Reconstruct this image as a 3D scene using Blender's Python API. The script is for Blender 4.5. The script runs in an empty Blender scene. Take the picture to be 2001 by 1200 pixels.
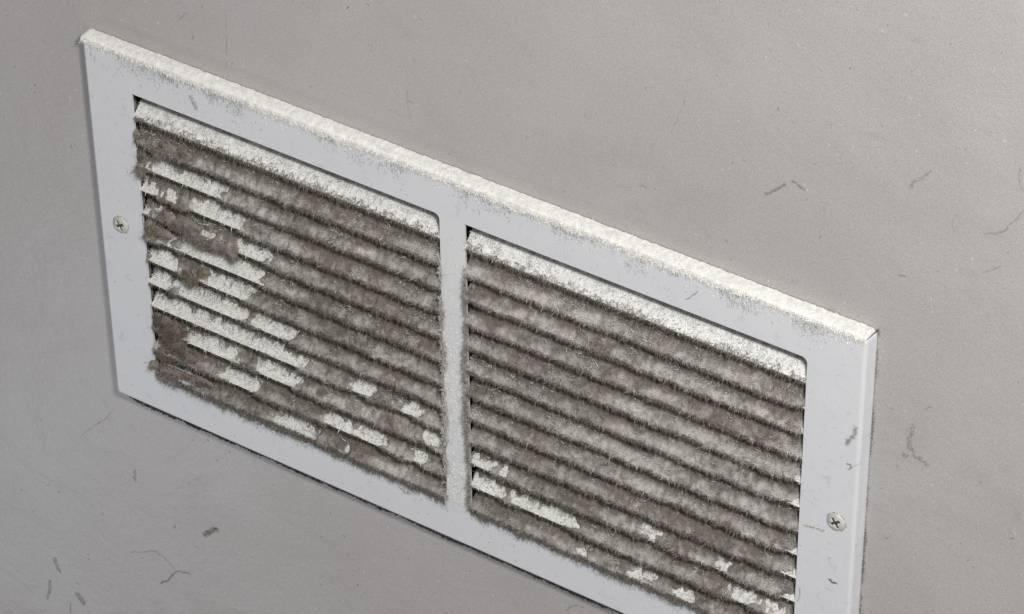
import bpy, bmesh, math
import numpy as np
from mathutils import Vector, Matrix

IN = 0.0254                       # everything below is authored in inches and stored in metres
rng = np.random.default_rng(7)
S = bpy.context.scene
C = S.collection

# ------------------------------------------------------------------ camera
F_PX = 6942.3                     # focal length in pixels of the 2001 px wide photograph
EYE = np.array([27.824, -39.014, 38.092])
RC = np.array([[0.83018375, 0.55740094, -0.00995619],      # right
               [0.33284725, -0.50990566, -0.79322691],     # down
               [-0.44722214, 0.6552102, -0.60884476]])     # forward
cam_d = bpy.data.cameras.new('camera')
cam = bpy.data.objects.new('camera', cam_d)
C.objects.link(cam)
cam_d.sensor_width = 36.0
cam_d.lens = 36.0 * F_PX / 2001.0
cam_d.clip_start = 0.01
cam_d.clip_end = 50
m = Matrix.Identity(4)
for i in range(3):
    m[i][0] = RC[0, i]
    m[i][1] = -RC[1, i]
    m[i][2] = -RC[2, i]
    m[i][3] = EYE[i] * IN
cam.matrix_world = m
S.camera = cam

# ------------------------------------------------------------------ world, lamps, exposure
w = bpy.data.worlds.new('World')
S.world = w
w.use_nodes = True
w.node_tree.nodes['Background'].inputs[0].default_value = (0.98, 0.97, 1.0, 1)
w.node_tree.nodes['Background'].inputs[1].default_value = 0.31

def area(name, loc, target, size, power, col, spread=180):
    d = bpy.data.lights.new(name, 'AREA')
    d.shape = 'DISK'
    d.size = size * IN
    d.energy = power
    d.color = col
    d.spread = math.radians(spread)
    o = bpy.data.objects.new(name, d)
    C.objects.link(o)
    o.location = Vector(loc) * IN
    o.rotation_euler = (Vector(target) - Vector(loc)).to_track_quat('-Z', 'Y').to_euler()
    return o
area('ceiling_lamp', (27, -25, 37), (4, 0, 0), 5, 13.0, (1.0, 0.98, 0.94))
area('sheen_lamp', (-44, -39, -47), (-8, 0, -4.5), 9, 1.35, (0.80, 0.89, 1.0))  # unseen bluish lamp, added at the mirror angle for sheen on the lower left
S.view_settings.view_transform = 'Standard'
S.view_settings.look = 'None'
S.view_settings.exposure = 0.0
S.view_settings.gamma = 1.0

# ------------------------------------------------------------------ helpers
def at(px, py, y=0.0):
    """the point of the plane at depth y (inches) that the photograph shows at this pixel"""
    d = RC.T @ np.array([(px - 1000.5) / F_PX, (py - 600.0) / F_PX, 1.0])
    t = (y - EYE[1]) / d[1]
    return EYE + t * d

def _h(ix, iy, iz, seed):
    n = (ix * 374761393 + iy * 668265263 + iz * 2147483647 + seed * 1274126177) & 0xffffffff
    n = ((n ^ (n >> 13)) * 1274126177) & 0xffffffff
    return ((n ^ (n >> 16)) & 0xffff) / 65535.0

def noise(x, y, z=0.0, seed=0):
    x, y, z = np.broadcast_arrays(np.asarray(x, float), np.asarray(y, float), np.asarray(z, float))
    ix, iy, iz = (np.floor(v).astype(np.int64) for v in (x, y, z))
    fx, fy, fz = x - ix, y - iy, z - iz
    fx, fy, fz = (f * f * (3 - 2 * f) for f in (fx, fy, fz))
    r = 0
    for a in (0, 1):
        for b in (0, 1):
            for c in (0, 1):
                r = r + _h(ix + a, iy + b, iz + c, seed) * (fx if a else 1 - fx) * (fy if b else 1 - fy) * (fz if c else 1 - fz)
    return r

def fbm(x, y, z=0.0, seed=0, o=3):
    r, a, t = 0, 1.0, 0
    for k in range(o):
        r = r + a * noise(np.asarray(x) * 2 ** k, np.asarray(y) * 2 ** k, np.asarray(z) * 2 ** k, seed + k)
        t += a
        a *= 0.55
    return r / t

def link(o, parent=None):
    C.objects.link(o)
    if parent is not None:
        o.parent = parent
    return o

def mesh_np(name, V, F, mat, parent=None, tint=None, smooth=False):
    """V n x 3 inches, F list of index tuples or an array; tint n x 3 linear colours"""
    me = bpy.data.meshes.new(name)
    V = np.asarray(V, float) * IN
    if isinstance(F, np.ndarray):
        k = F.shape[1]
        me.vertices.add(len(V))
        me.vertices.foreach_set('co', V.astype(np.float32).ravel())
        me.loops.add(F.size)
        me.loops.foreach_set('vertex_index', F.astype(np.int32).ravel())
        me.polygons.add(len(F))
        me.polygons.foreach_set('loop_start', np.arange(0, F.size, k, dtype=np.int32))
        me.polygons.foreach_set('loop_total', np.full(len(F), k, dtype=np.int32))
        me.update(calc_edges=True)
    else:
        me.from_pydata([tuple(v) for v in V], [], F)
        me.update()
    if tint is not None:
        a = me.color_attributes.new('tint', 'FLOAT_COLOR', 'POINT')
        cc = np.ones((len(V), 4), np.float32)
        cc[:, :3] = tint
        a.data.foreach_set('color', cc.ravel())
    if smooth:
        me.polygons.foreach_set('use_smooth', np.ones(len(me.polygons), bool))
    me.materials.append(mat)
    return link(bpy.data.objects.new(name, me), parent)

def mesh_bm(name, bm, mat, parent=None, smooth=False, at_loc=None):
    for v in bm.verts:
        v.co *= IN
    bmesh.ops.recalc_face_normals(bm, faces=bm.faces[:])
    me = bpy.data.meshes.new(name)
    bm.to_mesh(me)
    bm.free()
    if smooth:
        me.polygons.foreach_set('use_smooth', np.ones(len(me.polygons), bool))
    me.materials.append(mat)
    o = link(bpy.data.objects.new(name, me), parent)
    if at_loc is not None:
        o.location = Vector(at_loc) * IN
    return o

def tag(o, label=None, cat=None, kind=None, group=None):
    if label: o['label'] = label
    if cat: o['category'] = cat
    if kind: o['kind'] = kind
    if group: o['group'] = group
    return o

# ------------------------------------------------------------------ materials
def mat_new(name, rough=0.6, spec=0.4):
    mt = bpy.data.materials.new(name)
    mt.use_nodes = True
    nt = mt.node_tree
    b = nt.nodes['Principled BSDF']
    b.inputs['Roughness'].default_value = rough
    b.inputs['Specular IOR Level'].default_value = spec
    return mt, nt, b

def N(nt, t, **kw):
    n = nt.nodes.new(t)
    for k, v in kw.items():
        if isinstance(v, tuple) and k == 'inp':
            pass
        else:
            setattr(n, k, v)
    return n

def tex_noise(nt, scale, detail=4, rough=0.6, dist=0.0, vec=None):
    n = nt.nodes.new('ShaderNodeTexNoise')
    n.inputs['Scale'].default_value = scale
    n.inputs['Detail'].default_value = detail
    n.inputs['Roughness'].default_value = rough
    n.inputs['Distortion'].default_value = dist
    nt.links.new(vec, n.inputs['Vector'])
    return n.outputs['Fac']

def ramp(nt, src, stops):
    r = nt.nodes.new('ShaderNodeValToRGB')
    nt.links.new(src, r.inputs[0])
    el = r.color_ramp.elements
    while len(el) < len(stops):
        el.new(0.5)
    for e, (p, c) in zip(el, stops):
        e.position = p
        e.color = (c, c, c, 1) if not isinstance(c, tuple) else (*c, 1)
    return r.outputs[0]

def mix(nt, fac, a, b, mode='MIX'):
    n = nt.nodes.new('ShaderNodeMix')
    n.data_type = 'RGBA'
    n.blend_type = mode
    for sock, v in ((n.inputs[0], fac), (n.inputs[6], a), (n.inputs[7], b)):
        if isinstance(v, (float, int)):
            sock.default_value = v
        elif isinstance(v, tuple):
            sock.default_value = (*v, 1)
        else:
            nt.links.new(v, sock)
    return n.outputs[2]

def bump(nt, b, src, strength, dist):
    n = nt.nodes.new('ShaderNodeBump')
    n.inputs['Strength'].default_value = strength
    n.inputs['Distance'].default_value = dist
    nt.links.new(src, n.inputs['Height'])
    prev = b.inputs['Normal'].links
    if prev:
        nt.links.new(prev[0].from_socket, n.inputs['Normal'])
    nt.links.new(n.outputs[0], b.inputs['Normal'])

def coords(nt):
    return nt.nodes.new('ShaderNodeTexCoord').outputs['Object']

# wall: matt grey-beige emulsion with fine stipple, rub marks and specks
M_WALL, nt, b = mat_new('wall_paint', 0.36, 0.5)
v = coords(nt)
base = mix(nt, ramp(nt, tex_noise(nt, 14, 3, 0.5, 0.6, v), [(0.3, 0.0), (0.7, 1.0)]), (0.468, 0.443, 0.430), (0.505, 0.486, 0.474))
grain = ramp(nt, tex_noise(nt, 1500, 2, 0.6, 0, v), [(0.3, 0.84), (0.7, 1.16)])
base = mix(nt, 1.0, base, grain, 'MULTIPLY')
speck = ramp(nt, tex_noise(nt, 420, 3, 0.55, 0.4, v), [(0.25, 0.72), (0.33, 1.0)])
base = mix(nt, 1.0, base, speck, 'MULTIPLY')
lights = ramp(nt, tex_noise(nt, 500, 2, 0.5, 0.3, v), [(0.70, 0.0), (0.78, 0.5)])
base = mix(nt, lights, base, (0.8, 0.79, 0.78))
rub = ramp(nt, tex_noise(nt, 45, 6, 0.7, 1.5, v), [(0.28, 0.84), (0.42, 1.0)])
base = mix(nt, 0.6, base, rub, 'MULTIPLY')
nt.links.new(base, b.inputs['Base Color'])
bump(nt, b, tex_noise(nt, 25, 4, 0.55, 0.5, v), 0.55, 0.0014)
bump(nt, b, tex_noise(nt, 300, 4, 0.6, 0.4, v), 0.45, 0.0003)

# grille enamel: cool white, film of dust, smudges
def enamel(name, col, dust, smudge):
    mt, nt, b = mat_new(name, 0.42, 0.45)
    v = coords(nt)
    f = ramp(nt, tex_noise(nt, 60, 5, 0.65, 0.8, v), [(0.35, 0.0), (0.75, 1.0)])
    base = mix(nt, f, col, dust)
    s = ramp(nt, tex_noise(nt, 170, 5, 0.7, 1.0, v), [(0.24, 0.70), (0.42, 1.0)])
    base = mix(nt, smudge, base, s, 'MULTIPLY')
    g = ramp(nt, tex_noise(nt, 1600, 2, 0.6, 0, v), [(0.3, 0.95), (0.7, 1.05)])
    base = mix(nt, 1.0, base, g, 'MULTIPLY')
    nt.links.new(base, b.inputs['Base Color'])
    bump(nt, b, tex_noise(nt, 40, 3, 0.5, 0, v), 0.25, 0.0008)
    bump(nt, b, tex_noise(nt, 500, 3, 0.5, 0, v), 0.15, 0.0001)
    return mt
M_FRAME = enamel('white_enamel', (0.76, 0.77, 0.80), (0.79, 0.795, 0.815), 0.9)
M_LOUVER = enamel('louver_enamel', (0.86, 0.865, 0.85), (0.76, 0.755, 0.72), 0.25)
M_MULLION = enamel('dusty_enamel', (0.78, 0.785, 0.80), (0.82, 0.815, 0.80), 0.7)

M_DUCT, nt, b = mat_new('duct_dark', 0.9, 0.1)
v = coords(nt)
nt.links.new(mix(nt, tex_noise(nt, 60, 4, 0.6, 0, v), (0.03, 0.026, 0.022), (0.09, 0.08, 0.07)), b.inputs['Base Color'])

def lint_mat(name):
    mt, nt, b = mat_new(name, 0.95, 0.08)
    a = nt.nodes.new('ShaderNodeAttribute')
    a.attribute_name = 'tint'
    v = coords(nt)
    n = ramp(nt, tex_noise(nt, 350, 4, 0.65, 0.5, v), [(0.25, 0.84), (0.75, 1.12)])
    nt.links.new(mix(nt, 1.0, a.outputs['Color'], n, 'MULTIPLY'), b.inputs['Base Color'])
    return mt
M_LINT = lint_mat('lint_fibres')

M_SCREW, nt, b = mat_new('screw_paint', 0.4, 0.5)
v = coords(nt)
nt.links.new(mix(nt, ramp(nt, tex_noise(nt, 260, 4, 0.6, 0.5, v), [(0.35, 0.0), (0.7, 1.0)]), (0.47, 0.47, 0.40), (0.68, 0.68, 0.62)), b.inputs['Base Color'])
M_GRIME, nt, b = mat_new('dark_grime', 0.9, 0.1)
v = coords(nt)
nt.links.new(mix(nt, tex_noise(nt, 700, 3, 0.6, 0, v), (0.03, 0.026, 0.022), (0.13, 0.11, 0.10)), b.inputs['Base Color'])

M_RING, nt, b = mat_new('grey_grime', 0.9, 0.1)
v = coords(nt)
nt.links.new(mix(nt, tex_noise(nt, 700, 3, 0.6, 0, v), (0.28, 0.27, 0.26), (0.50, 0.49, 0.48)), b.inputs['Base Color'])

# ------------------------------------------------------------------ dimensions (inches, face plane is y = 0, wall plane is y = D)
W2, H2, D = 7.875, 3.999, 0.286
OL, OR = -W2 + 1.035, W2 - 1.035
OT, OB = H2 - 0.814, -H2 + 0.939
MW = 0.254
NB = 12
PITCH = (OT - OB) / NB
BD, BT = 0.27, 0.27                # depth and rise of a louver

# ------------------------------------------------------------------ wall and duct
bm = bmesh.new()
def rect_ring(bm, a, b_, y):
    (x0, z0, x1, z1), (u0, w0, u1, w1) = a, b_
    o = [bm.verts.new(p) for p in ((x0, y, z0), (x1, y, z0), (x1, y, z1), (x0, y, z1))]
    i = [bm.verts.new(p) for p in ((u0, y, w0), (u1, y, w0), (u1, y, w1), (u0, y, w1))]
    for k in range(4):
        bm.faces.new((o[k], o[(k + 1) % 4], i[(k + 1) % 4], i[k]))
    return i
rect_ring(bm, (-60, -50, 60, 60), (OL - .15, OB - .15, OR + .15, OT + .15), D)
tag(mesh_bm('wall', bm, M_WALL), kind='structure')
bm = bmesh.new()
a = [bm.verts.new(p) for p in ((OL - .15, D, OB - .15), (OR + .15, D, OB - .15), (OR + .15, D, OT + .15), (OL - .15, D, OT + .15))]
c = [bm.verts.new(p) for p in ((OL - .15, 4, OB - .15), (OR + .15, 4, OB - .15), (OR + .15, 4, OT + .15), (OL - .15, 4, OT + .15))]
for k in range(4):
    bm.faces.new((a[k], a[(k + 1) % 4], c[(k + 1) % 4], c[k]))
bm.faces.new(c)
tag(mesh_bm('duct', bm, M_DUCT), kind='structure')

# ------------------------------------------------------------------ the grille
vent = bpy.data.objects.new('return_air_grille', None)
vent.empty_display_size = 0.02
C.objects.link(vent)
tag(vent, 'white metal air return grille with two louvered openings, furred with grey-brown dust, on the wall', 'air vent')

def round_rect(x0, z0, x1, z1, r, n=5):
    """corner radii r = (bl, br, tr, tl), anticlockwise"""
    pts = []
    for (cx, cz, sx, sz, a0, rr) in ((x0, z0, 1, 1, 180, r[0]), (x1, z0, -1, 1, 270, r[1]), (x1, z1, -1, -1, 0, r[2]), (x0, z1, 1, -1, 90, r[3])):
        for k in range(n + 1):
            t = math.radians(a0 + 90 * k / n)
            pts.append((cx + sx * rr + rr * math.cos(t), cz + sz * rr + rr * math.sin(t)))
    return pts

# face frame: flat face with one big opening, folded inner lips, rounded outer bend and a flange back to the wall
bm = bmesh.new()
FL = 0.03                          # the flange flares a little
prof = []
RB = 0.07
for k in range(6):
    t = math.radians(90 * k / 5)
    prof.append((RB * math.sin(t) - RB, RB - RB * math.cos(t)))
prof += [(0.012, D * 0.6), (FL, D - 0.012)]
rings = []
for (off, y) in prof:
    ring = round_rect(-W2 - off, -H2 - off, W2 + off, H2 + off, [max(0.03, 0.10 + off)] * 4)
    rings.append([bm.verts.new((x, y, z)) for x, z in ring])
for a, c in zip(rings, rings[1:]):
    n = len(a)
    for k in range(n):
        bm.faces.new((a[k], a[(k + 1) % n], c[(k + 1) % n], c[k]))
hole = round_rect(OL, OB, OR, OT, (0.03, 0.10, 0.11, 0.02))
h0 = [bm.verts.new((x, 0, z)) for x, z in hole]
n = len(h0)
edges = [bm.edges.new((h0[k], h0[(k + 1) % n])) for k in range(n)]
r0 = rings[0]
oe = [bm.edges.get((r0[k], r0[(k + 1) % len(r0)])) for k in range(len(r0))]
bmesh.ops.triangle_fill(bm, edges=edges + oe, use_beauty=True)
h1 = [bm.verts.new((x, 0.05, z)) for x, z in hole]
for k in range(n):
    bm.faces.new((h0[k], h0[(k + 1) % n], h1[(k + 1) % n], h1[k]))
frame = mesh_bm('face_frame', bm, M_FRAME, vent)

# centre bar with flared fillets where it meets the rails
bm = bmesh.new()
pts = []
rf = 0.11
def fillet(cx, cz, a0, a1):
    return [(cx + rf * math.cos(math.radians(a0 + (a1 - a0) * k / 5)), cz + rf * math.sin(math.radians(a0 + (a1 - a0) * k / 5))) for k in range(6)]
pts += fillet(-MW - rf, OT - rf, 90, 0)
pts += [(-MW, OB)]
pts += [(MW, OB), (MW, OT)]
f0 = [bm.verts.new((x, 0, z)) for x, z in pts]
f1 = [bm.verts.new((x, 0.05, z)) for x, z in pts]
bm.faces.new(f0)
for k in range(len(pts)):
    bm.faces.new((f0[k], f0[(k + 1) % len(pts)], f1[(k + 1) % len(pts)], f1[k]))
mesh_bm('center_bar', bm, M_MULLION, vent)

# louvers: bent blades, front edge at the face, rising backwards; shared mesh
def louver_mesh(L, cut):
    bm = bmesh.new()
    cs = []                         # cross-section (y, z) front to back, slightly curved
    for k in range(5):
        s = k / 4
        cs.append((0.012 + BD * s, BT * s + 0.018 * math.sin(math.pi * s)))
    T = 0.028
    cols = []
    xs = [0.0, 0.06, 0.12, 0.2, L * .33, L * .66, L - 0.2, L - 0.08, L]
    for x in xs:
        top, bot = [], []
        for (y, z) in cs:
            s = (y - 0.012) / BD
            xx = x
            if x < 0.21: xx = x + s * cut * (1 - x / 0.21)       # the back corner is cut away
            top.append(bm.verts.new((xx, y, z)))
            bot.append(bm.verts.new((xx, y + T * 0.7, z - T * 0.7)))
        cols.append(top + bot[::-1])
    for a, c in zip(cols, cols[1:]):
        n = len(a)
        for k in range(n):
            bm.faces.new((a[k], a[(k + 1) % n], c[(k + 1) % n], c[k]))
    bm.faces.new(cols[0]); bm.faces.new(cols[-1])
    return bm
L = (OR - MW)
lv = mesh_bm('louver', louver_mesh(L, 0.08), M_LOUVER, vent, at_loc=(OL, 0, OT - PITCH))
rv = mesh_bm('louver', louver_mesh(L, 0.0), M_LOUVER, vent, at_loc=(MW, 0, OT - PITCH))
for side in (0, 1):
    for k in range(1, NB + 1):
        src = (lv, rv)[side]
        o = src if k == 1 else link(src.copy(), vent)
        o.location = Vector((OL if side == 0 else MW, 0.0 if k < NB else 0.004, OT - PITCH * k)) * IN

# screws: domed heads with a cross recess
def screw(px, py, ang, label):
    p = at(px, py, -0.04)
    R, Hh, NR, NA = 0.172, 0.066, 20, 56
    V, F = [], []
    ca, sa = math.cos(ang), math.sin(ang)
    for i in range(NR + 1):
        r = R * i / NR
        for j in range(NA):
            t = 2 * math.pi * j / NA
            x, z = r * math.cos(t), r * math.sin(t)
            h = Hh * math.sqrt(max(0, 1 - (i / NR) ** 2.6))
            u, q = abs(x * ca + z * sa), abs(-x * sa + z * ca)
            arm = 0.030
            if (u < arm and q < 0.108) or (q < arm and u < 0.108):
                h -= 0.040 * (1 - .35 * max(u, q) / 0.108)
            V.append((x, -h, z))
    for i in range(NR):
        for j in range(NA):
            F.append((i * NA + j, (i + 1) * NA + j, (i + 1) * NA + (j + 1) % NA, i * NA + (j + 1) % NA))
    o = mesh_np('screw', np.array(V), F, M_SCREW, vent, smooth=True)
    o.location = Vector((p[0], 0.0, p[2])) * IN
    tag(o, label)
    bm = bmesh.new()                # grime packed in the recess
    for (lx, lz, y0) in ((0.098, 0.022, 0.0345), (0.022, 0.098, 0.0355)):
        q = [bm.verts.new((sx * lx * ca - sz * lz * sa, -y0 + 0.001, sx * lx * sa + sz * lz * ca)) for sx, sz in ((-1, -1), (1, -1), (1, 1), (-1, 1))]
        q2 = [bm.verts.new((v_.co.x * .8, v_.co.y + 0.012, v_.co.z * .8)) for v_ in q]
        bm.faces.new(q)
        for k in range(4):
            bm.faces.new((q[k], q[(k + 1) % 4], q2[(k + 1) % 4], q2[k]))
    mesh_bm('recess_grime', bm, M_GRIME, o)
    bm = bmesh.new()                # uneven ring of grime round the head
    ri = [bm.verts.new((0.165 * math.cos(2 * math.pi * j / 40), -0.0035, 0.165 * math.sin(2 * math.pi * j / 40))) for j in range(40)]
    ro = [bm.verts.new(((0.182 + .016 * math.sin(j * 1.7) * math.sin(j * .6)) * math.cos(2 * math.pi * j / 40), -0.0012, (0.182 + .016 * math.sin(j * 1.7) * math.sin(j * .6)) * math.sin(2 * math.pi * j / 40))) for j in range(40)]
    for j in range(40):
        bm.faces.new((ri[j], ri[(j + 1) % 40], ro[(j + 1) % 40], ro[j]))
    mesh_bm('grime_ring', bm, M_RING, o)
screw(234, 441, 0.5, 'cream painted cross-head screw, darkened recess')
screw(1632, 1022, 0.62, 'cream painted cross-head screw')

# ------------------------------------------------------------------ fibres
BROWN = np.array([0.205, 0.184, 0.158])
GREY = np.array([0.56, 0.540, 0.500])
TAN = np.array([0.20, 0.17, 0.135])
PALE = np.array([0.88, 0.88, 0.86])
CREAM = np.array([0.87, 0.865, 0.815])

def unit(a):
    return a / np.maximum(np.linalg.norm(a, axis=1, keepdims=True), 1e-9)

def fibres(root, dirn, length, width, tint, curl=0.5):
    """tapered two-segment ribbons; returns V, F(tris), tint"""
    n = len(root)
    d = unit(dirn)
    side = unit(np.cross(d, rng.normal(size=(n, 3))))
    bend = unit(rng.normal(size=(n, 3)))
    L_ = length[:, None]
    p1 = root + d * L_ * 0.5
    d2 = unit(d + bend * curl)
    p2 = p1 + d2 * L_ * 0.5
    wv = side * width[:, None] * 0.5
    V = np.stack([root - wv, root + wv, p1 - wv * .8, p1 + wv * .8, p2], 1).reshape(-1, 3)
    b_ = np.arange(n)[:, None] * 5
    F = np.concatenate([b_ + np.array([[0, 1, 3]]), b_ + np.array([[0, 3, 2]]), b_ + np.array([[2, 3, 4]])], 0)
    return V, F, np.repeat(tint, 5, 0)

class Heap:
    def __init__(s): s.V, s.F, s.T, s.n = [], [], [], 0
    def add(s, V, F, T):
        s.V.append(V); s.F.append(F + s.n); s.T.append(T); s.n += len(V)
    def grid(s, P, T, keep=None):
        """P a x b x 3 grid of points as triangles"""
        a, b_ = P.shape[:2]
        i = np.arange((a) * (b_)).reshape(a, b_)
        q = np.stack([i[:-1, :-1], i[1:, :-1], i[1:, 1:], i[:-1, 1:]], -1)
        if keep is not None: q = q[keep]
        q = q.reshape(-1, 4)
        s.add(P.reshape(-1, 3), np.concatenate([q[:, [0, 1, 2]], q[:, [0, 2, 3]]]), T.reshape(-1, 3))
    def build(s, name, parent=None):
        return mesh_np(name, np.concatenate(s.V), np.concatenate(s.F), M_LINT, parent, np.concatenate(s.T))

# bare patches of the louvers, read off the photograph: (x0, y0, x1, y1) pixels along a blade
BARE = [(292, 330, 440, 390), (270, 352, 320, 378), (335, 385, 352, 396), (382, 403, 482, 446), (280, 398, 300, 410), (312, 410, 340, 438),
        (308, 462, 350, 480), (400, 450, 424, 464), (355, 490, 520, 552), (465, 478, 527, 508), (294, 498, 355, 528),
        (295, 540, 345, 560), (395, 545, 490, 590), (350, 562, 487, 612), (298, 590, 524, 686), (492, 618, 576, 665), (530, 690, 592, 718),
        (368, 660, 472, 708), (312, 697, 386, 724), (442, 742, 512, 778), (505, 730, 590, 768), (537, 790, 628, 826), (637, 822, 705, 852),
        (687, 846, 757, 880), (815, 903, 832, 912), (832, 868, 860, 880), (775, 790, 812, 810), (690, 766, 722, 780),
        (915, 948, 990, 984), (1005, 986, 1122, 1040), (1135, 1048, 1158, 1060), (1235, 1090, 1275, 1112), (1262, 1050, 1288, 1068),
        (1318, 1130, 1360, 1150), (1408, 1118, 1428, 1126), (1436, 1170, 1472, 1188), (1512, 1165, 1534, 1177), (928, 908, 972, 922)]
bare_rows = {}
for (x0, y0, x1, y1) in BARE:
    a, c = at(x0, y0, 0.12), at(x1, y1, 0.12)
    zc = (a[2] + c[2]) / 2
    k = int(round((OT - zc + 0.11) / PITCH))
    bare_rows.setdefault(k, []).append((a[0], c[0]))

def bareness(x, s, k):
    """1 where a blade shows through, 0 where lint covers it (s: 0 at the back of the blade, .7 at its front edge)"""
    x = np.asarray(x, float)
    s = np.asarray(s, float)
    r = np.zeros_like(x + s)
    wob = 0.15 * (fbm(x * 4, s * 2.5, k * 9.1, 401) - .5) * 2 + 0.12 * (noise(x * 14, s * 5, k * 9.1, 411) - .5) * 2
    for (a, c) in bare_rows.get(k, []):
        hw = (c - a) / 2
        mid = (a + c) / 2
        top = 0.12 + 0.25 * np.clip(1 - hw / .5, 0, 1)           # short patches are small in both directions
        dx = hw - np.abs(x - mid) - 0.08 * np.clip(np.abs(s - .5) * 2, 0, 1) - 0.22 * (noise(s * 7, k * 3.7, np.sign(x - mid), 417) - .45)
        tooth = noise(x * 17, k * 7.7, 0, 419) * .6 + noise(x * 38, k * 7.7, 0, 421) * .4
        ds = (s - top - .42 * (tooth - .25)) * 0.5
        d = np.minimum(dx, ds) + wob
        r = np.maximum(r, np.clip(d / .17 + .66, 0, 1))
    # the ends next to the right stile stay bare
    endw = 0.12 + 0.34 * noise(k * 1.7, 3.3, 0, 5) * (1.0 if k > 3 else .4)
    r = np.maximum(r, np.clip((x - (OR - endw * 1.15 * np.clip((s - .22) / .6, 0, 1) + .05) + wob * .6) / 0.07, 0, 1))
    r = np.maximum(r, np.clip((x - (-MW - 0.07) + wob * .5) / 0.04, 0, 1) * (x < 0) * (s > .4) * 0.8)
    # a few small worn spots of no particular place
    r = np.maximum(r, np.clip((fbm(x * 2.2, s * .8, k * 5.7, 431) + wob * .6 - (.74 if k > 7 else .79)) * 9, 0, 1) * (k > 2))
    if k == 1: r = np.maximum(r, 1.0)
    return r

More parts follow.
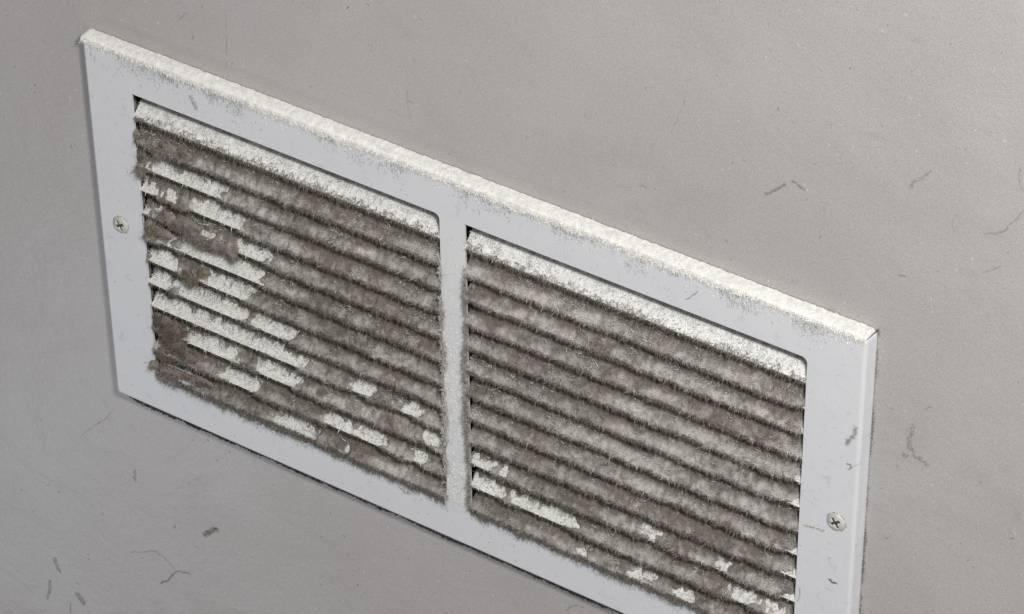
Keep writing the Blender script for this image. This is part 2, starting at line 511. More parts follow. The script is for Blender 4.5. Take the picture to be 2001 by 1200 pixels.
def lint_mix(x, s, k):
    """share of GREY against BROWN in the lint: highest on the front half, lower behind and under the edge"""
    big = fbm(x * .8, k * .55, 0, 63)
    front_band = np.clip((s - .45) * 5 + .5, 0, 1) * np.clip((.86 - s) * 6 + .5, 0, 1)
    return np.clip((fbm(x * 3, s * 3.5, k * 1.3, 61) - .5) * 1.5 + (fbm(x * 13, s * 6, k * 2.3, 67) - .5) * 1.4 + (big - .5) * 1.0 - .10 + .58 * front_band, 0, 1)
def lint_side(x0, x1, side):
    H = Heap()
    L_ = x1 - x0
    for k in range(1, NB + 1):
        z0 = OT - PITCH * k
        # blanket of matted lint over the blade and drooping over its front edge
        nx, ns = int(L_ / 0.022), 15
        X, Sg = np.meshgrid(np.linspace(x0 - .02 * side + .01 * (1 - side), x1 - .01, nx), np.linspace(0, 1, ns), indexing='ij')
        br = bareness(X, Sg, k)
        lump = fbm(X * 2.3, Sg * 1.5, k * 3.1, 11 + side)
        fine = fbm(X * 11, Sg * 5, k * 5.3, 31 + side, 4) ** 1.5 * 1.5
        th = (0.015 + 0.105 * lump * fine * 1.7) * (1 - br) - 0.035 * br
        if k == 1:
            th = 0.004 + 0.035 * fine * lump * 1.5
        # path: blade from back (s=0) to front (s=.72) then over the lip and down (s=1)
        s1 = np.clip(Sg / 0.72, 0, 1)
        s2 = np.clip((Sg - 0.72) / 0.28, 0, 1)
        droop = (0.16 * np.clip(fbm(X * 8, k * 2.2, 0, 77 + side) - .28, 0, 1)) * (1 - br)
        by = 0.012 + BD * (1 - s1) - 0.0 * s2
        bz = BT * (1 - s1) + 0.02
        ang = s2 * math.radians(120)
        ny = -0.707 * np.cos(ang * .6) - 0.5 * np.sin(ang)
        nz = 0.707 * np.cos(ang)
        env = np.clip(Sg * 1.7, 0.10, 1) * np.clip((1.04 - Sg) * 4, 0, 1)
        P = np.stack([X + 0.03 * (fine - .5), by + ny * th * env, z0 + bz + nz * th * env - s2 * droop], -1)
        hue = fbm(X * 0.9, k * 0.8, 0, 51 + side)[..., None]
        mixc = lint_mix(X, Sg, k)[..., None]
        T = (BROWN * (1 - mixc) + GREY * mixc) * (0.85 + 0.3 * hue)
        if k == 1: T = PALE * (0.88 + .14 * fine[..., None]) * np.ones(3)
        q = (br[:-1, :-1] < 0.97) | (k == 1)
        H.grid(P, T, q)
        # fibres
        nf = int(L_ * 2300)
        xx = rng.uniform(x0 + .01, x1 - .01, nf)
        ss = rng.beta(1.9, 1.1, nf)
        b0 = bareness(xx + rng.normal(0, .07, nf), ss + rng.normal(0, .16, nf), k)
        keep = rng.random(nf) > b0 * 0.97
        xx, ss = xx[keep], ss[keep]
        n = len(xx)
        ix = np.clip(((xx - x0 - .01) / (L_ - .02) * (nx - 1)).astype(int), 0, nx - 1)
        is_ = np.clip((ss * (ns - 1)).astype(int), 0, ns - 1)
        base = P[ix, is_].copy()
        base[:, 0] = xx
        s2f = np.clip((ss - 0.6) / 0.4, 0, 1)
        dr = np.stack([rng.normal(0, .5, n), -0.55 + rng.normal(0, .35, n), 0.45 - 1.5 * s2f + rng.normal(0, .45, n)], 1)
        ln = rng.gamma(2.2, 0.016, n) * (0.7 + 0.6 * s2f)
        wd = rng.uniform(0.005, 0.013, n)
        mc = np.clip(lint_mix(xx, ss, k)[:, None] + rng.normal(0, .15, (n, 1)), 0, 1)
        hu = fbm(xx * 0.9, k * 0.8, 0, 51 + side)[:, None]
        tn = (BROWN * (1 - mc) + GREY * mc) * (0.8 + 0.4 * hu) * rng.uniform(.75, 1.3, (n, 1))
        H.add(*fibres(base, dr, np.minimum(ln, .2), wd, tn, 0.7))
        # pale fluff: everywhere thin, thick on the top blade and on bare patches
        nf = int(L_ * (1300 if k == 1 else 1000))
        xx = rng.uniform(x0 + .01, x1 - .01, nf)
        s = rng.beta(1.5, 1.1, nf)
        b0 = bareness(xx + rng.normal(0, .05, nf), s * .72 + rng.normal(0, .1, nf), k)
        clump = fbm(xx * 3.5, k * 4.4, 0, 91 + side)
        keep = rng.random(nf) < np.where(b0 > .5, (0.95 if k == 1 else 0.55), np.clip((clump - .52) * 4.0, 0.03, .7))
        xx = xx[keep]; b0 = b0[keep]; s = s[keep]
        n = len(xx)
        onb = b0 > .5
        lift = np.where(onb, 0.004, 0.09 * rng.random(n))
        base = np.stack([xx, 0.012 + BD * (1 - s) - lift * .7, z0 + BT * (1 - s) + 0.022 + lift * .7], 1)
        dr = np.stack([rng.normal(0, .45, n), -0.45 + rng.normal(0, .3, n), np.where(s > .8, -0.35, 0.45) + rng.normal(0, .4, n)], 1)
        ln = rng.gamma(3.0, 0.012 if k == 1 else .016, n)
        tn = (PALE * (1 - .25 * rng.random((n, 1)) ** 2)) * np.where(s > .75, 0.93, 1.0)[:, None]
        tn = tn * np.where(onb, 1.0, 0.72)[:, None]
        tn[:, 2] *= np.where(s > .8, 0.94, 1.0)
        H.add(*fibres(base, dr, np.minimum(ln, .13), rng.uniform(.008, .018, n), tn, .6))
        # grey teeth of lint lying down over the back of every bare stretch
        nf = int(L_ * 1000)
        xx = rng.uniform(x0 + .02, x1 - .02, nf)
        s = rng.beta(1.0, 2.2, nf)
        tooth = fbm(xx * 9, k * 3.3, 0, 97 + side)
        b0 = bareness(xx, .5 + 0 * xx, k)
        keep = (b0 > .5) & (rng.random(nf) < (.9 - s * 1.2) * np.clip((tooth - .35) * 4, .1, 1))
        xx = xx[keep]; s = s[keep]; n = len(xx)
        base = np.stack([xx, 0.012 + BD * (1 - s) - .01, z0 + BT * (1 - s) + 0.03], 1)
        dr = np.stack([rng.normal(0, .3, n), -.8 + rng.normal(0, .2, n), -.7 + rng.normal(0, .3, n)], 1)
        tn = (BROWN * .65 + GREY * .35 if k > 1 else PALE * .85) * rng.uniform(.7, 1.2, (n, 1))
        H.add(*fibres(base, dr, np.minimum(rng.gamma(3, .022, n), .16), rng.uniform(.006, .013, n), tn, .5))
        if k == 1:                  # ragged olive-brown lint along the lower edge of the pale top blade
            n = int(L_ * 420)
            xx = rng.uniform(x0 + .02, x1 - .02, n)
            rag = 0.05 + .30 * fbm(xx * 6, 3.1, 0, 99 + side) * noise(xx * 25, 8.8, 0, 98)
            s = 1 - rng.random(n) * rag * 2
            base = np.stack([xx, 0.012 + BD * (1 - s) - .025, z0 + BT * (1 - s) + 0.03], 1)
            dr = np.stack([rng.normal(0, .4, n), -.5 + rng.normal(0, .25, n), -.6 + rng.normal(0, .4, n)], 1)
            mc = rng.random((n, 1))
            H.add(*fibres(base, dr, np.minimum(rng.gamma(3, .017, n), .12), rng.uniform(.006, .013, n), (np.array([.36, .34, .27]) * mc + BROWN * (1 - mc)) * rng.uniform(.8, 1.2, (n, 1)), .6))
        # darker lint clinging under every front edge
        nf = int(L_ * 400)
        xx = rng.uniform(x0 + .02, x1 - .02, nf)
        b0 = bareness(xx, .7 + 0 * xx, k)
        keep = rng.random(nf) < np.where(b0 > .5, .25 if k > 1 else .9, .8)
        xx = xx[keep]; n = len(xx)
        base = np.stack([xx, 0.02 + rng.uniform(-.02, .05, n), z0 + rng.uniform(-.02, .015, n)], 1)
        dr = np.stack([rng.normal(0, .4, n), -0.1 + rng.normal(0, .3, n), -1 + rng.normal(0, .2, n)], 1)
        tn = TAN * rng.uniform(.6, 1.25, (n, 1))
        H.add(*fibres(base, dr, np.minimum(rng.gamma(3, .028, n), .2), rng.uniform(.006, .012, n), tn, .6))
    return H

H = lint_side(OL, -MW, 0)
tag(H.build('lint'), 'grey-brown lint matted on the louvers of the left opening, left of the centre bar, with bare patches', 'dust', 'stuff')
H = lint_side(MW, OR, 1)
tag(H.build('lint'), 'even grey-brown lint furring the louvers of the right opening, right of the centre bar', 'dust', 'stuff')

# ---- fringe of lint and white fluff along the bottom rail, the stile edges and the centre bar
H = Heap()
def scatter(n, fx, fz, y, dirn, dj, ln, wd, col, var=.25, curl=.6, clump=None):
    x, z = fx(n), fz(n)
    base = np.stack([x, np.full(n, y) + rng.uniform(-.02, 0, n), z], 1)
    if clump is not None:
        kp = rng.random(n) < clump(x, z)
        base = base[kp]
    n = len(base)
    d = np.array(dirn)[None] + rng.normal(0, dj, (n, 3))
    H.add(*fibres(base, d, np.minimum(rng.gamma(3, ln / 3, n), ln * 3), rng.uniform(*wd, n), np.array(col) * rng.uniform(1 - var, 1 + var, (n, 1)), curl))
for (a, c) in ((OL, -MW), (MW, OR)):
    amp = lambda x: 0.0 + 0.17 * fbm(x * 4, 1.1, 0, 141)
    n = int((c - a) * 900)
    x = rng.uniform(a, c, n)
    z = OB + 0.05 - rng.random(n) ** 1.4 * (0.05 + amp(x))
    base = np.stack([x, rng.uniform(-.06, 0.0, n), z], 1)
    d = np.stack([rng.normal(0, .5, n), -.25 + rng.normal(0, .25, n), -.8 + rng.normal(0, .35, n)], 1)
    mc = np.clip(fbm(x * 5, z * 5, 0, 66)[:, None] * 1.8 - .4, 0, 1)
    H.add(*fibres(base, d, np.minimum(rng.gamma(3, .018, n), .14), rng.uniform(.006, .013, n), (BROWN * (1 - mc) + TAN * mc) * rng.uniform(.7, 1.2, (n, 1)), .7))
    n = int((c - a) * 700)
    x = rng.uniform(a, c, n)
    z = OB - amp(x) - 0.02 - rng.exponential(.035, n)
    base = np.stack([x, rng.uniform(-.015, 0.0, n), z], 1)
    d = np.stack([rng.normal(0, .5, n), -.12 + rng.normal(0, .12, n), -.6 + rng.normal(0, .5, n)], 1)
    H.add(*fibres(base, d, np.minimum(rng.gamma(3, .015, n), .1), rng.uniform(.008, .018, n), np.array([.66, .69, .70]) * rng.uniform(.88, 1.08, (n, 1)), .6))
tag(H.build('lint_fringe'), 'ragged fringe of lint hanging over the bottom rail below both openings', 'dust', 'stuff')

H = Heap()
n = 3000                            # centre bar: pale bloom getting thicker downwards, brown tufts on its edges
z = OT - (OT - OB) * rng.beta(2.4, 1.0, n)
x = rng.uniform(-MW, MW, n)
base = np.stack([x, rng.uniform(-.012, 0.0, n), z], 1)
d = np.stack([rng.normal(0, .5, n), -.3 + rng.normal(0, .2, n), -.1 + rng.normal(0, .5, n)], 1)
H.add(*fibres(base, d, np.minimum(rng.gamma(3, .009, n), .05), rng.uniform(.008, .016, n), np.array([.84, .84, .835]) * rng.uniform(.82, 1.1, (n, 1)), .6))
for sx, sd in ((-1, 201), (1, 202)):
    n = 5200
    z = rng.uniform(OB, OT - .35, n)
    reach = 0.11 * np.clip(fbm(z * 2.6, sx, 0, sd) * 2.2 - .75, 0, 1) * np.clip((OT - .8 - z) / 2.0, 0, 1)
    kp = rng.random(n) < np.clip(reach * 30 + .10 * np.clip((OT - .5 - z) / 2, .1, 1), 0, 1)
    z, reach = z[kp], reach[kp]
    n = len(z)
    base = np.stack([sx * (MW + .03 - rng.random(n) * (reach + .03)), rng.uniform(-.05, 0.01, n), z], 1)
    d = np.stack([-sx * .3 + rng.normal(0, .5, n), -.4 + rng.normal(0, .3, n), rng.normal(0, .6, n)], 1)
    H.add(*fibres(base, d, np.minimum(rng.gamma(3, .02, n), .12), rng.uniform(.006, .013, n), (GREY if sx < 0 else BROWN * .5 + GREY * .5) * rng.uniform(.8, 1.25, (n, 1)), .7))
tag(H.build('dust_bloom'), 'pale dust and small lint tufts clinging to the white centre bar', 'dust', 'stuff')

# ---- cream dust lying on the top flange and spilling over the top edge of the face
H = Heap()
nx, ns = 900, 12
X, Sg = np.meshgrid(np.linspace(-W2 - .02, W2 - .02, nx), np.linspace(0, 1, ns), indexing='ij')
prog = (X + W2) / (2 * W2)
over = (0.02 + 0.15 * fbm(X * 1.8, 2.2, 0, 301) * np.clip(prog * 6 + .2, .25, 1) * np.clip((1 - prog) * 3 + .35, .3, 1))
fine = fbm(X * 11, Sg * 6, 0, 303)
over = over * (0.35 + 1.3 * fbm(X * 9, 5.5, 0, 305) * noise(X * 26, 1.5, 0, 307) ** .5)
s1 = np.clip(Sg / .55, 0, 1)
s2 = np.clip((Sg - .55) / .45, 0, 1)
th = 0.006 + 0.026 * fine
endc = np.clip((X + W2 + .02) / .05, 0.15, 1)
P = np.stack([X, D - .01 - (D - .01) * s1 - np.sin(s2 * np.pi * .6) * th * (1 - s2 * .9), H2 + (0.022 * (1 - s1) + th * endc) * (1 - s2) - s2 * over + .008 * np.sin(s1 * np.pi)], -1)
P[..., 1] -= 0.004
P[..., 2] -= np.where(s1 > .85, (s1 - .85) * .15, 0)
T = (CREAM * (1 - .5 * fbm(X * 4, Sg * 2, 0, 345)[..., None]) + np.array([.84, .84, .82]) * .5 * fbm(X * 4, Sg * 2, 0, 345)[..., None]) * (0.88 + .2 * fbm(X * 20, Sg * 8, 0, 347)[..., None])
keep = np.ones((nx - 1, ns - 1), bool)
H.grid(P, T, keep)
n = 22000
x = rng.uniform(-W2, W2 - .02, n)
ix = ((x + W2 + .02) / (2 * W2) * (nx - 1)).astype(int).clip(0, nx - 1)
si = rng.beta(1.3, 1.0, n)
base = P[ix, (si * (ns - 1)).astype(int)].copy()
base[:, 0] = x
s2f = np.clip((si - .5) * 2, 0, 1)
d = np.stack([rng.normal(0, .5, n), -.35 + rng.normal(0, .25, n), .4 - 1.1 * s2f + rng.normal(0, .4, n)], 1)
H.add(*fibres(base, d, np.minimum(rng.gamma(3, .005 + .011 * s2f, n), .09), rng.uniform(.008, .016, n), CREAM * rng.uniform(.92, 1.08, (n, 1)), .6))
n = 7000                            # crumbs spilt below the lip
x = rng.uniform(-W2 + .05, W2 - .1, n)
z = H2 - .02 - rng.exponential(.055, n) * (0.4 + 1.4 * fbm(x * 3, 4.4, 0, 331))
base = np.stack([x, np.full(n, -.004), z], 1)
d = np.stack([rng.normal(0, .5, n), -.15 + rng.normal(0, .1, n), -.4 + rng.normal(0, .5, n)], 1)
H.add(*fibres(base, d, np.minimum(rng.gamma(3, .009, n), .05), rng.uniform(.008, .018, n), CREAM * rng.uniform(.85, 1.08, (n, 1)), .6))
tag(H.build('dust_layer'), 'thick cream dust caked along the top edge of the grille', 'dust', 'stuff')
# grey smudges hanging below it on the top rail
H = Heap()
n = 9000
x = rng.uniform(-W2 + .15, W2 - .3, n)
z = H2 - .10 - rng.exponential(.10, n)
c_ = fbm(x * 2.2, z * 3, 0, 311)
kp = rng.random(n) < np.clip((c_ - .5) * 5, 0.01, .8)
x, z = x[kp], z[kp]; n = len(x)
base = np.stack([x, np.full(n, -.002), z], 1)
d = np.stack([rng.normal(0, .5, n), -.05 + rng.normal(0, .06, n), -.8 + rng.normal(0, .5, n)], 1)
H.add(*fibres(base, d, np.minimum(rng.gamma(3, .018, n), .1), rng.uniform(.005, .011, n), np.array([.42, .42, .43]) * rng.uniform(.8, 1.25, (n, 1)), .7))
n = 500
x = rng.uniform(-W2 + .1, W2 - .1, n); z = rng.uniform(-H2 + .1, H2 - .15, n)
kp = ((x < OL - .02) | (x > OR + .02) | (z > OT + .02) | (z < OB - .15))
x, z = x[kp], z[kp]; n = len(x)
base = np.stack([x, np.full(n, -.003), z], 1)
d = np.stack([rng.normal(0, .6, n), -.05 + rng.normal(0, .05, n), rng.normal(0, .6, n)], 1)
H.add(*fibres(base, d, rng.uniform(.02, .06, n), rng.uniform(.006, .014, n), np.array([.36, .35, .33]) * rng.uniform(.6, 1.3, (n, 1)), .7))
tag(H.build('dust_smudges'), 'faint grey smudges and specks of dust scattered over the white face of the grille', 'dust', 'stuff')

# ------------------------------------------------------------------ lint clumps (each a tangle of its own)
def clump(name, label, blobs, col, dens=1700, y=0.02, thick=0.11, cat='lint clump', flen=.03):
    """blobs: (px, py, radius along x, radius along z) in pixels / inches"""
    H = Heap()
    B = [(at(px, py, y), rx, rz) for px, py, rx, rz in blobs]
    x0 = min(p[0] - rx * 1.3 for p, rx, rz in B); x1 = max(p[0] + rx * 1.3 for p, rx, rz in B)
    z0 = min(p[2] - rz * 1.3 for p, rx, rz in B); z1 = max(p[2] + rz * 1.3 for p, rx, rz in B)
    st = 0.02
    X, Z = np.meshgrid(np.arange(x0, x1, st), np.arange(z0, z1, st), indexing='ij')
    def field(X, Z):
        f = 0
        for p, rx, rz in B:
            f = f + np.exp(-1.2 * (((X - p[0]) / rx) ** 2 + ((Z - p[2]) / rz) ** 2) ** 1.3)
        return f - .52 + .55 * (fbm(X * 15, Z * 15, 0, 23) - .5) + 1.0 * (fbm(X * 6, Z * 6, 0, int(blobs[0][0])) - .5)
    f = field(X, Z)
    h = np.clip(f, 0, None) ** .5 * thick * (0.5 + fbm(X * 9, Z * 9, 0, 5))
    kq = (f[:-1, :-1] > 0) | (f[1:, 1:] > 0)
    tn = np.array(col) * (0.75 + .5 * fbm(X * 10, Z * 10, 0, 8)[..., None])
    H.grid(np.stack([X, y - h, Z], -1), tn, kq)
    H.grid(np.stack([X, y + .004 + h * .7, Z], -1), tn, kq)
    A = (x1 - x0) * (z1 - z0)
    n = int(A * dens * 4)
    x = rng.uniform(x0, x1, n); z = rng.uniform(z0, z1, n)
    ff = field(x, z)
    kp = ff > -.05
    x, z, ff = x[kp], z[kp], ff[kp]; n = len(x)
    hh = np.clip(ff, 0, None) ** .5 * thick * (0.5 + fbm(x * 9, z * 9, 0, 5))
    fl = fbm(x * 3, z * 3, 0, 17) * 9
    base = np.stack([x, y - hh * .9, z], 1)
    d = np.stack([np.cos(fl) * .8 + rng.normal(0, .35, n), -.30 + rng.normal(0, .25, n), np.sin(fl) * .8 + rng.normal(0, .35, n)], 1)
    H.add(*fibres(base, d, np.minimum(rng.gamma(2, flen * 1.5, n), .28), rng.uniform(.005, .011, n), np.array(col) * rng.uniform(.65, 1.4, (n, 1)), .9))
    return tag(H.build(name), label, cat)
GC = 'loose lint clumps caught in the left opening'
BR2 = (0.27, 0.235, 0.205)
for lab, blobs, col in (
    ('brown web of lint sagging across two louvers right of the left screw', [(365, 440, .30, .16), (395, 470, .35, .13), (435, 480, .25, .15), (455, 498, .10, .12), (330, 425, .2, .1), (320, 455, .22, .12)], BR2),
    ('small olive-brown lint ball below the brown web, on bare white louvers', [(378, 545, .17, .14), (398, 530, .14, .08), (365, 535, .1, .08)], (0.25, .205, .145)),
    ('biggest brown lint clump, at the bottom left corner of the left opening', [(318, 630, .28, .22), (345, 665, .30, .26), (322, 690, .22, .18), (350, 640, .22, .12), (375, 700, .2, .1)], (0.215, .175, .15)),
    ('brown lint tuft across the gap below the top louver, upper left', [(330, 290, .22, .12), (365, 305, .18, .09), (310, 300, .14, .10)], (0.27, .23, .205)),
    ('narrow brown lint tuft at the upper left edge of the opening', [(278, 305, .10, .16), (275, 330, .12, .10), (268, 262, .09, .10)], (0.27, .235, .20)),
    ('tan lint tuft on the left edge beside the left screw', [(296, 440, .10, .16), (298, 465, .11, .10)], (0.30, .26, .20)),
    ('brown lint drift on the lowest louvers at the bottom left', [(330, 722, .3, .07), (365, 735, .3, .07), (305, 712, .12, .10), (400, 745, .25, .08)], (0.26, .225, .19))):
    tag(clump('lint_clump', lab, blobs, col), group=GC)

# ------------------------------------------------------------------ single strands and flecks lying on the wall and the frame
def strand(label, pts, wid, col, y, fuzz=0.0, cat='lint strand', name='lint_strand', group=None):
    wid *= 0.55
    col = tuple(min(c_ * 1.05 + .11, .45) if y > 0 else c_ * 1.25 for c_ in col)
    P = [at(px, py, y) for px, py in pts]
    pts3 = []
    for i in range(len(P) - 1):
        for t in np.linspace(0, 1, 9)[:-1]:
            pts3.append(P[i] * (1 - t) + P[i + 1] * t)
    pts3.append(P[-1])
    Q = np.array(pts3)
    s = np.arange(len(Q))
    sd = int(pts[0][0] * 7 + pts[0][1])
    jit = wid * 1.6
    Q[:, 0] += (fbm(s * .6, 0, 0, sd) - .5) * jit * 2
    Q[:, 2] += (fbm(s * .6, 9, 0, sd + 3) - .5) * jit * 2
    for _ in range(2):
        Q[1:-1] = (Q[:-2] + Q[1:-1] * 2 + Q[2:]) / 4
    w_ = wid * .5 * (0.25 + 1.2 * noise(s * .55, 2.2, 0, sd + 9)) * np.sin(np.pi * (s + .7) / (len(Q) + .4)) ** .5
    H = Heap()
    NS = 6                              # a thin round thread
    tng = unit(np.gradient(Q, axis=0))
    a = unit(np.cross(tng, np.array([[0, 1, 0.0]])))
    yv = np.array([[0, 1.0, 0]])
    ring = np.stack([Q + a * (w_ * math.cos(2 * math.pi * j / NS))[:, None] + yv * (w_ * .6 * math.sin(2 * math.pi * j / NS))[:, None] for j in range(NS + 1)], 1)
    tn = np.ones((len(Q), NS + 1, 1)) * np.array(col) * (0.8 + .4 * noise(s * .8, 1, 0, sd))[:, None, None]
    H.grid(ring, tn)
    n = int(len(Q) * (3 + fuzz * 14))
    i = rng.integers(0, len(Q), n)
    base = Q[i] + rng.normal(0, wid * .35, (n, 3)) * np.array([1, .1, 1])
    d = tng[i] + rng.normal(0, .6, (n, 3)) * np.array([1, .15, 1])
    H.add(*fibres(base, d, rng.uniform(.5, 2.2, n) * wid, np.full(n, wid * .22), np.array(col) * rng.uniform(.8, 1.4, (n, 1)), .6))
    tag(H.build(name), label, cat, group=group)
WY = D - 0.008
GW = 'lint strands and scuffs stuck on the wall'
DK = (0.20, 0.19, 0.185)
MD = (0.30, 0.29, 0.28)
LT = (0.37, 0.36, 0.35)
for lab, pts, wd, col, fz in (
    ('short dark strand of lint on the wall above the right end of the grille', [(1495, 379), (1516, 373), (1535, 361)], .045, DK, .4),
    ('small hooked lint bit next to the short rising strand on the upper right wall', [(1545, 352), (1556, 358), (1571, 371)], .035, DK, .4),
    ('grey forked lint strand on the wall at the upper right', [(1779, 366), (1786, 355), (1800, 350), (1819, 335)], .04, MD, .5),
    ('long curved lint strand at the right edge of the picture, sweeping up', [(1928, 456), (1944, 457), (1959, 454), (1979, 434), (2000, 413)], .035, MD, .4),
    ('faint arc of lint at the right edge above the long curved strand', [(1995, 328), (1991, 345), (1994, 360), (2001, 374)], .03, MD, .2),
    ('faint short strand on the wall below the long curved one', [(1918, 533), (1938, 528), (1957, 520)], .022, LT, .2),
    ('largest grey lint tangle on the wall, right of the grille', [(1787, 831), (1781, 845), (1776, 862), (1780, 878), (1790, 892), (1811, 904)], .060, MD, 1.2),
    ('tiny lint speck left of the largest tangle on the right wall', [(1765, 886), (1768, 893), (1773, 890)], .04, MD, .6),
    ('tiny u-shaped hair on the wall beside the right screw', [(1726, 1047), (1732, 1053), (1741, 1046)], .02, MD, .1),
    ('thin upright hairline mark above the left half of the grille', [(441, 20), (442, 60), (443, 110), (441, 138)], .016, LT, .1),
    ('thin upright hairline mark above the centre of the grille', [(795, 175), (796, 205), (802, 232)], .022, LT, .1),
    ('long faint slanting hair on the upper wall right of centre', [(1342, 178), (1335, 210), (1322, 235), (1312, 262)], .016, LT, .1),
    ('dark lint smudge on the wall below the left half of the grille', [(396, 1045), (408, 1040), (423, 1032)], .075, DK, 1.2),
    ('three-pronged lint strand low on the left wall', [(312, 1140), (328, 1134), (345, 1117), (369, 1121)], .035, DK, .7),
    ('pale curved hair leading to the three-pronged strand', [(256, 1080), (280, 1079), (303, 1077), (322, 1092), (340, 1110)], .03, LT, .3),
    ('upright dark scuff low on the left wall', [(105, 1090), (109, 1100), (114, 1113)], .065, MD, .9),
    ('faint upright scuff near the bottom left corner', [(96, 1138), (96, 1152), (93, 1168)], .06, LT, .9),
    ('round dark lint dot near the bottom left corner', [(152, 1160), (157, 1167), (161, 1174)], .085, MD, 1.2),
    ('thin hair at the bottom edge beside the round dot', [(138, 1178), (137, 1190), (138, 1201)], .02, DK, .1),
    ('grey scuff on the wall below the lower left corner of the grille', [(264, 918), (263, 928), (262, 938)], .04, LT, .8),
    ('fine crack-like hair running from the lower left corner of the grille', [(222, 798), (206, 820), (185, 832), (158, 851)], .020, MD, .2),
    ('curved hair on the wall just below the bottom edge of the grille', [(1107, 1193), (1113, 1187), (1125, 1183), (1142, 1187)], .022, DK, .2),
    ('small lint fleck on the wall above the right end of the grille', [(1412, 537), (1420, 541), (1427, 543)], .04, MD, .5),
    ('brown crumb of lint on the wall by the upper right corner of the grille', [(1612, 604), (1625, 607), (1640, 614)], .04, (.36, .34, .28), .6),
    ('small dark lint speck in the upper right wall', [(1755, 538), (1762, 539), (1768, 541)], .025, DK, .2),
    ('faint hair near the top edge left of centre', [(350, 38), (357, 32), (364, 25)], .022, MD, .2),
    ('faint curved hair on the far right wall', [(1868, 420), (1860, 436), (1866, 452)], .018, LT, .1)):
    strand(lab, pts, wd, col, WY, fz, group=GW)
GF = 'lint bits lying on the face of the grille'
for lab, pts, wd, col, fz in (
    ('grey lint bit on the right stile of the grille near its outer edge', [(1656, 868), (1664, 855), (1673, 838)], .07, (.36, .36, .33), .8),
    ('tiny looped hair on the right stile above the right screw', [(1654, 908), (1661, 906), (1663, 912), (1657, 918)], .03, MD, .3),
    ('wisp of lint pointing at the right screw from the opening', [(1570, 1026), (1588, 1031), (1610, 1037)], .045, (.42, .41, .36), .5),
    ('chain of black specks on the right stile below the right screw', [(1617, 1129), (1625, 1136), (1634, 1142)], .040, (.09, .085, .09), .1),
    ('brown scratch-like crumb on the bottom rail below the left opening', [(648, 892), (662, 897), (673, 901)], .035, (.22, .15, .10), .5),
    ('thin brown hair trailing off the crumb on the bottom rail', [(676, 903), (688, 909), (700, 913)], .018, (.30, .22, .16), .2),
    ('grey fleck on the bottom rail left of the centre bar', [(783, 955), (789, 960), (796, 964)], .05, (.42, .42, .40), .8),
    ('grey hair on the top rail above the left end of the right opening', [(1340, 585), (1352, 578), (1362, 570)], .025, MD, .3),
    ('upright grey lint tuft on the top rail near the left end', [(372, 188), (377, 198), (384, 212)], .07, (.42, .42, .43), .8),
    ('grey lint wisp on the top rail near the upper left corner', [(318, 140), (322, 148), (325, 153)], .04, (.38, .38, .38), .5),
    ('thin upright hair at the bottom of the right stile beside the louvers', [(1562, 1148), (1563, 1160), (1558, 1176)], .02, MD, .2)):
    strand(lab, pts, wd, col, -0.006, fz, group=GF)

# scatter of specks on the wall, too small to count
H = Heap()
n = 900
x = rng.uniform(-22, 18, n); z = rng.uniform(-14, 12, n)
kp = ~((np.abs(x) < W2 + .05) & (np.abs(z) < H2 + .05))
x, z = x[kp], z[kp]; n = len(x)
base = np.stack([x, np.full(n, D - .003), z], 1)
d = np.stack([rng.normal(0, .6, n), np.full(n, -.02), rng.normal(0, .6, n)], 1)
H.add(*fibres(base, d, rng.gamma(2.5, .022, n), rng.uniform(.010, .028, n), np.array([.30, .29, .285]) * rng.uniform(.7, 1.35, (n, 1)), .8))
tag(H.build('dust_specks'), 'tiny dark dust specks sprinkled over the grey wall', 'dust', 'stuff')

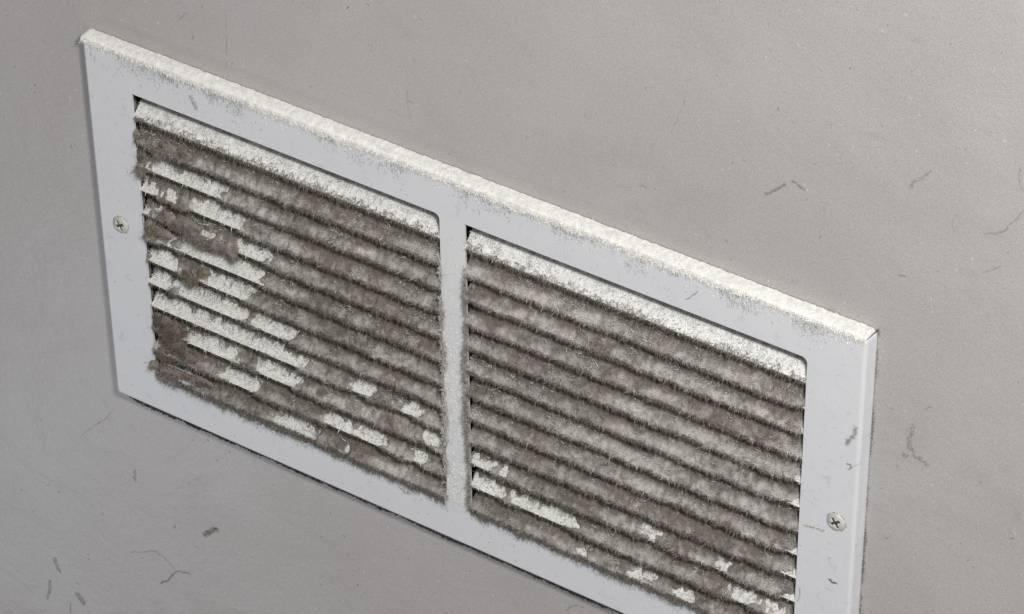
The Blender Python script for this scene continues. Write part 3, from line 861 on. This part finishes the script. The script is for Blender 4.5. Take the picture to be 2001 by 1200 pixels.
# open seam where the folded flanges meet at the upper right corner
bm = bmesh.new()
a, c = Vector((W2 - .012, -.002, H2 - .010)), Vector((W2 + .028, D - .02, H2 + .028))
rg = []
for t in np.linspace(0, 1, 7):
    p = a.lerp(c, t) + Vector((.006, -.002, .006)) * (1 + math.sin(t * 9) * .5)
    rr = .009 * (0.5 + t)
    rg.append([bm.verts.new(p + Vector((rr * math.cos(q_), 0, rr * math.sin(q_)))) for q_ in np.linspace(0, 2 * math.pi, 7)[:-1]])
for p, q_ in zip(rg, rg[1:]):
    for k in range(6):
        bm.faces.new((p[k], p[(k + 1) % 6], q_[(k + 1) % 6], q_[k]))
mesh_bm('corner_seam', bm, M_GRIME, vent)

# dark fibres on the wall paint the shadow under the bottom edge, with some grime
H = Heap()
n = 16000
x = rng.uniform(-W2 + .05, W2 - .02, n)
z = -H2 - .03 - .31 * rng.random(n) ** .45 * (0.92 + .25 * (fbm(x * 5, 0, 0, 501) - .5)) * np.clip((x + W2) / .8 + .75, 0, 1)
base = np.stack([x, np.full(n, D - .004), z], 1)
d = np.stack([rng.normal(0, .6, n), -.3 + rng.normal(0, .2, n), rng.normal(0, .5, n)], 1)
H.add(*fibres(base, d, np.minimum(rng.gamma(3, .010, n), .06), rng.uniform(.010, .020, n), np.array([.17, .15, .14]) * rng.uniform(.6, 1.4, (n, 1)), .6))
n = 2600  # more dark fibres, drawing the gap line beside the right flange
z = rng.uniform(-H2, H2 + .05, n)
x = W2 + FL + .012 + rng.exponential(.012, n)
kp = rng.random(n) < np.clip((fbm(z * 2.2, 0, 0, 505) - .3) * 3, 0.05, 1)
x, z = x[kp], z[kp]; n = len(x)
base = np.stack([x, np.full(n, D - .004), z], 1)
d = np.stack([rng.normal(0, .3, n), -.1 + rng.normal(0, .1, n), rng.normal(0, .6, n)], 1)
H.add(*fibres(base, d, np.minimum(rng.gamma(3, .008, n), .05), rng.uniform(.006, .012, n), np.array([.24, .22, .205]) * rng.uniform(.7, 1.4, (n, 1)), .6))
tag(H.build('shade_grime_line'), 'thin dark line of painted shade and grime on the wall along the bottom and right edges of the grille', 'grime', 'stuff')

S.render.engine = 'CYCLES'
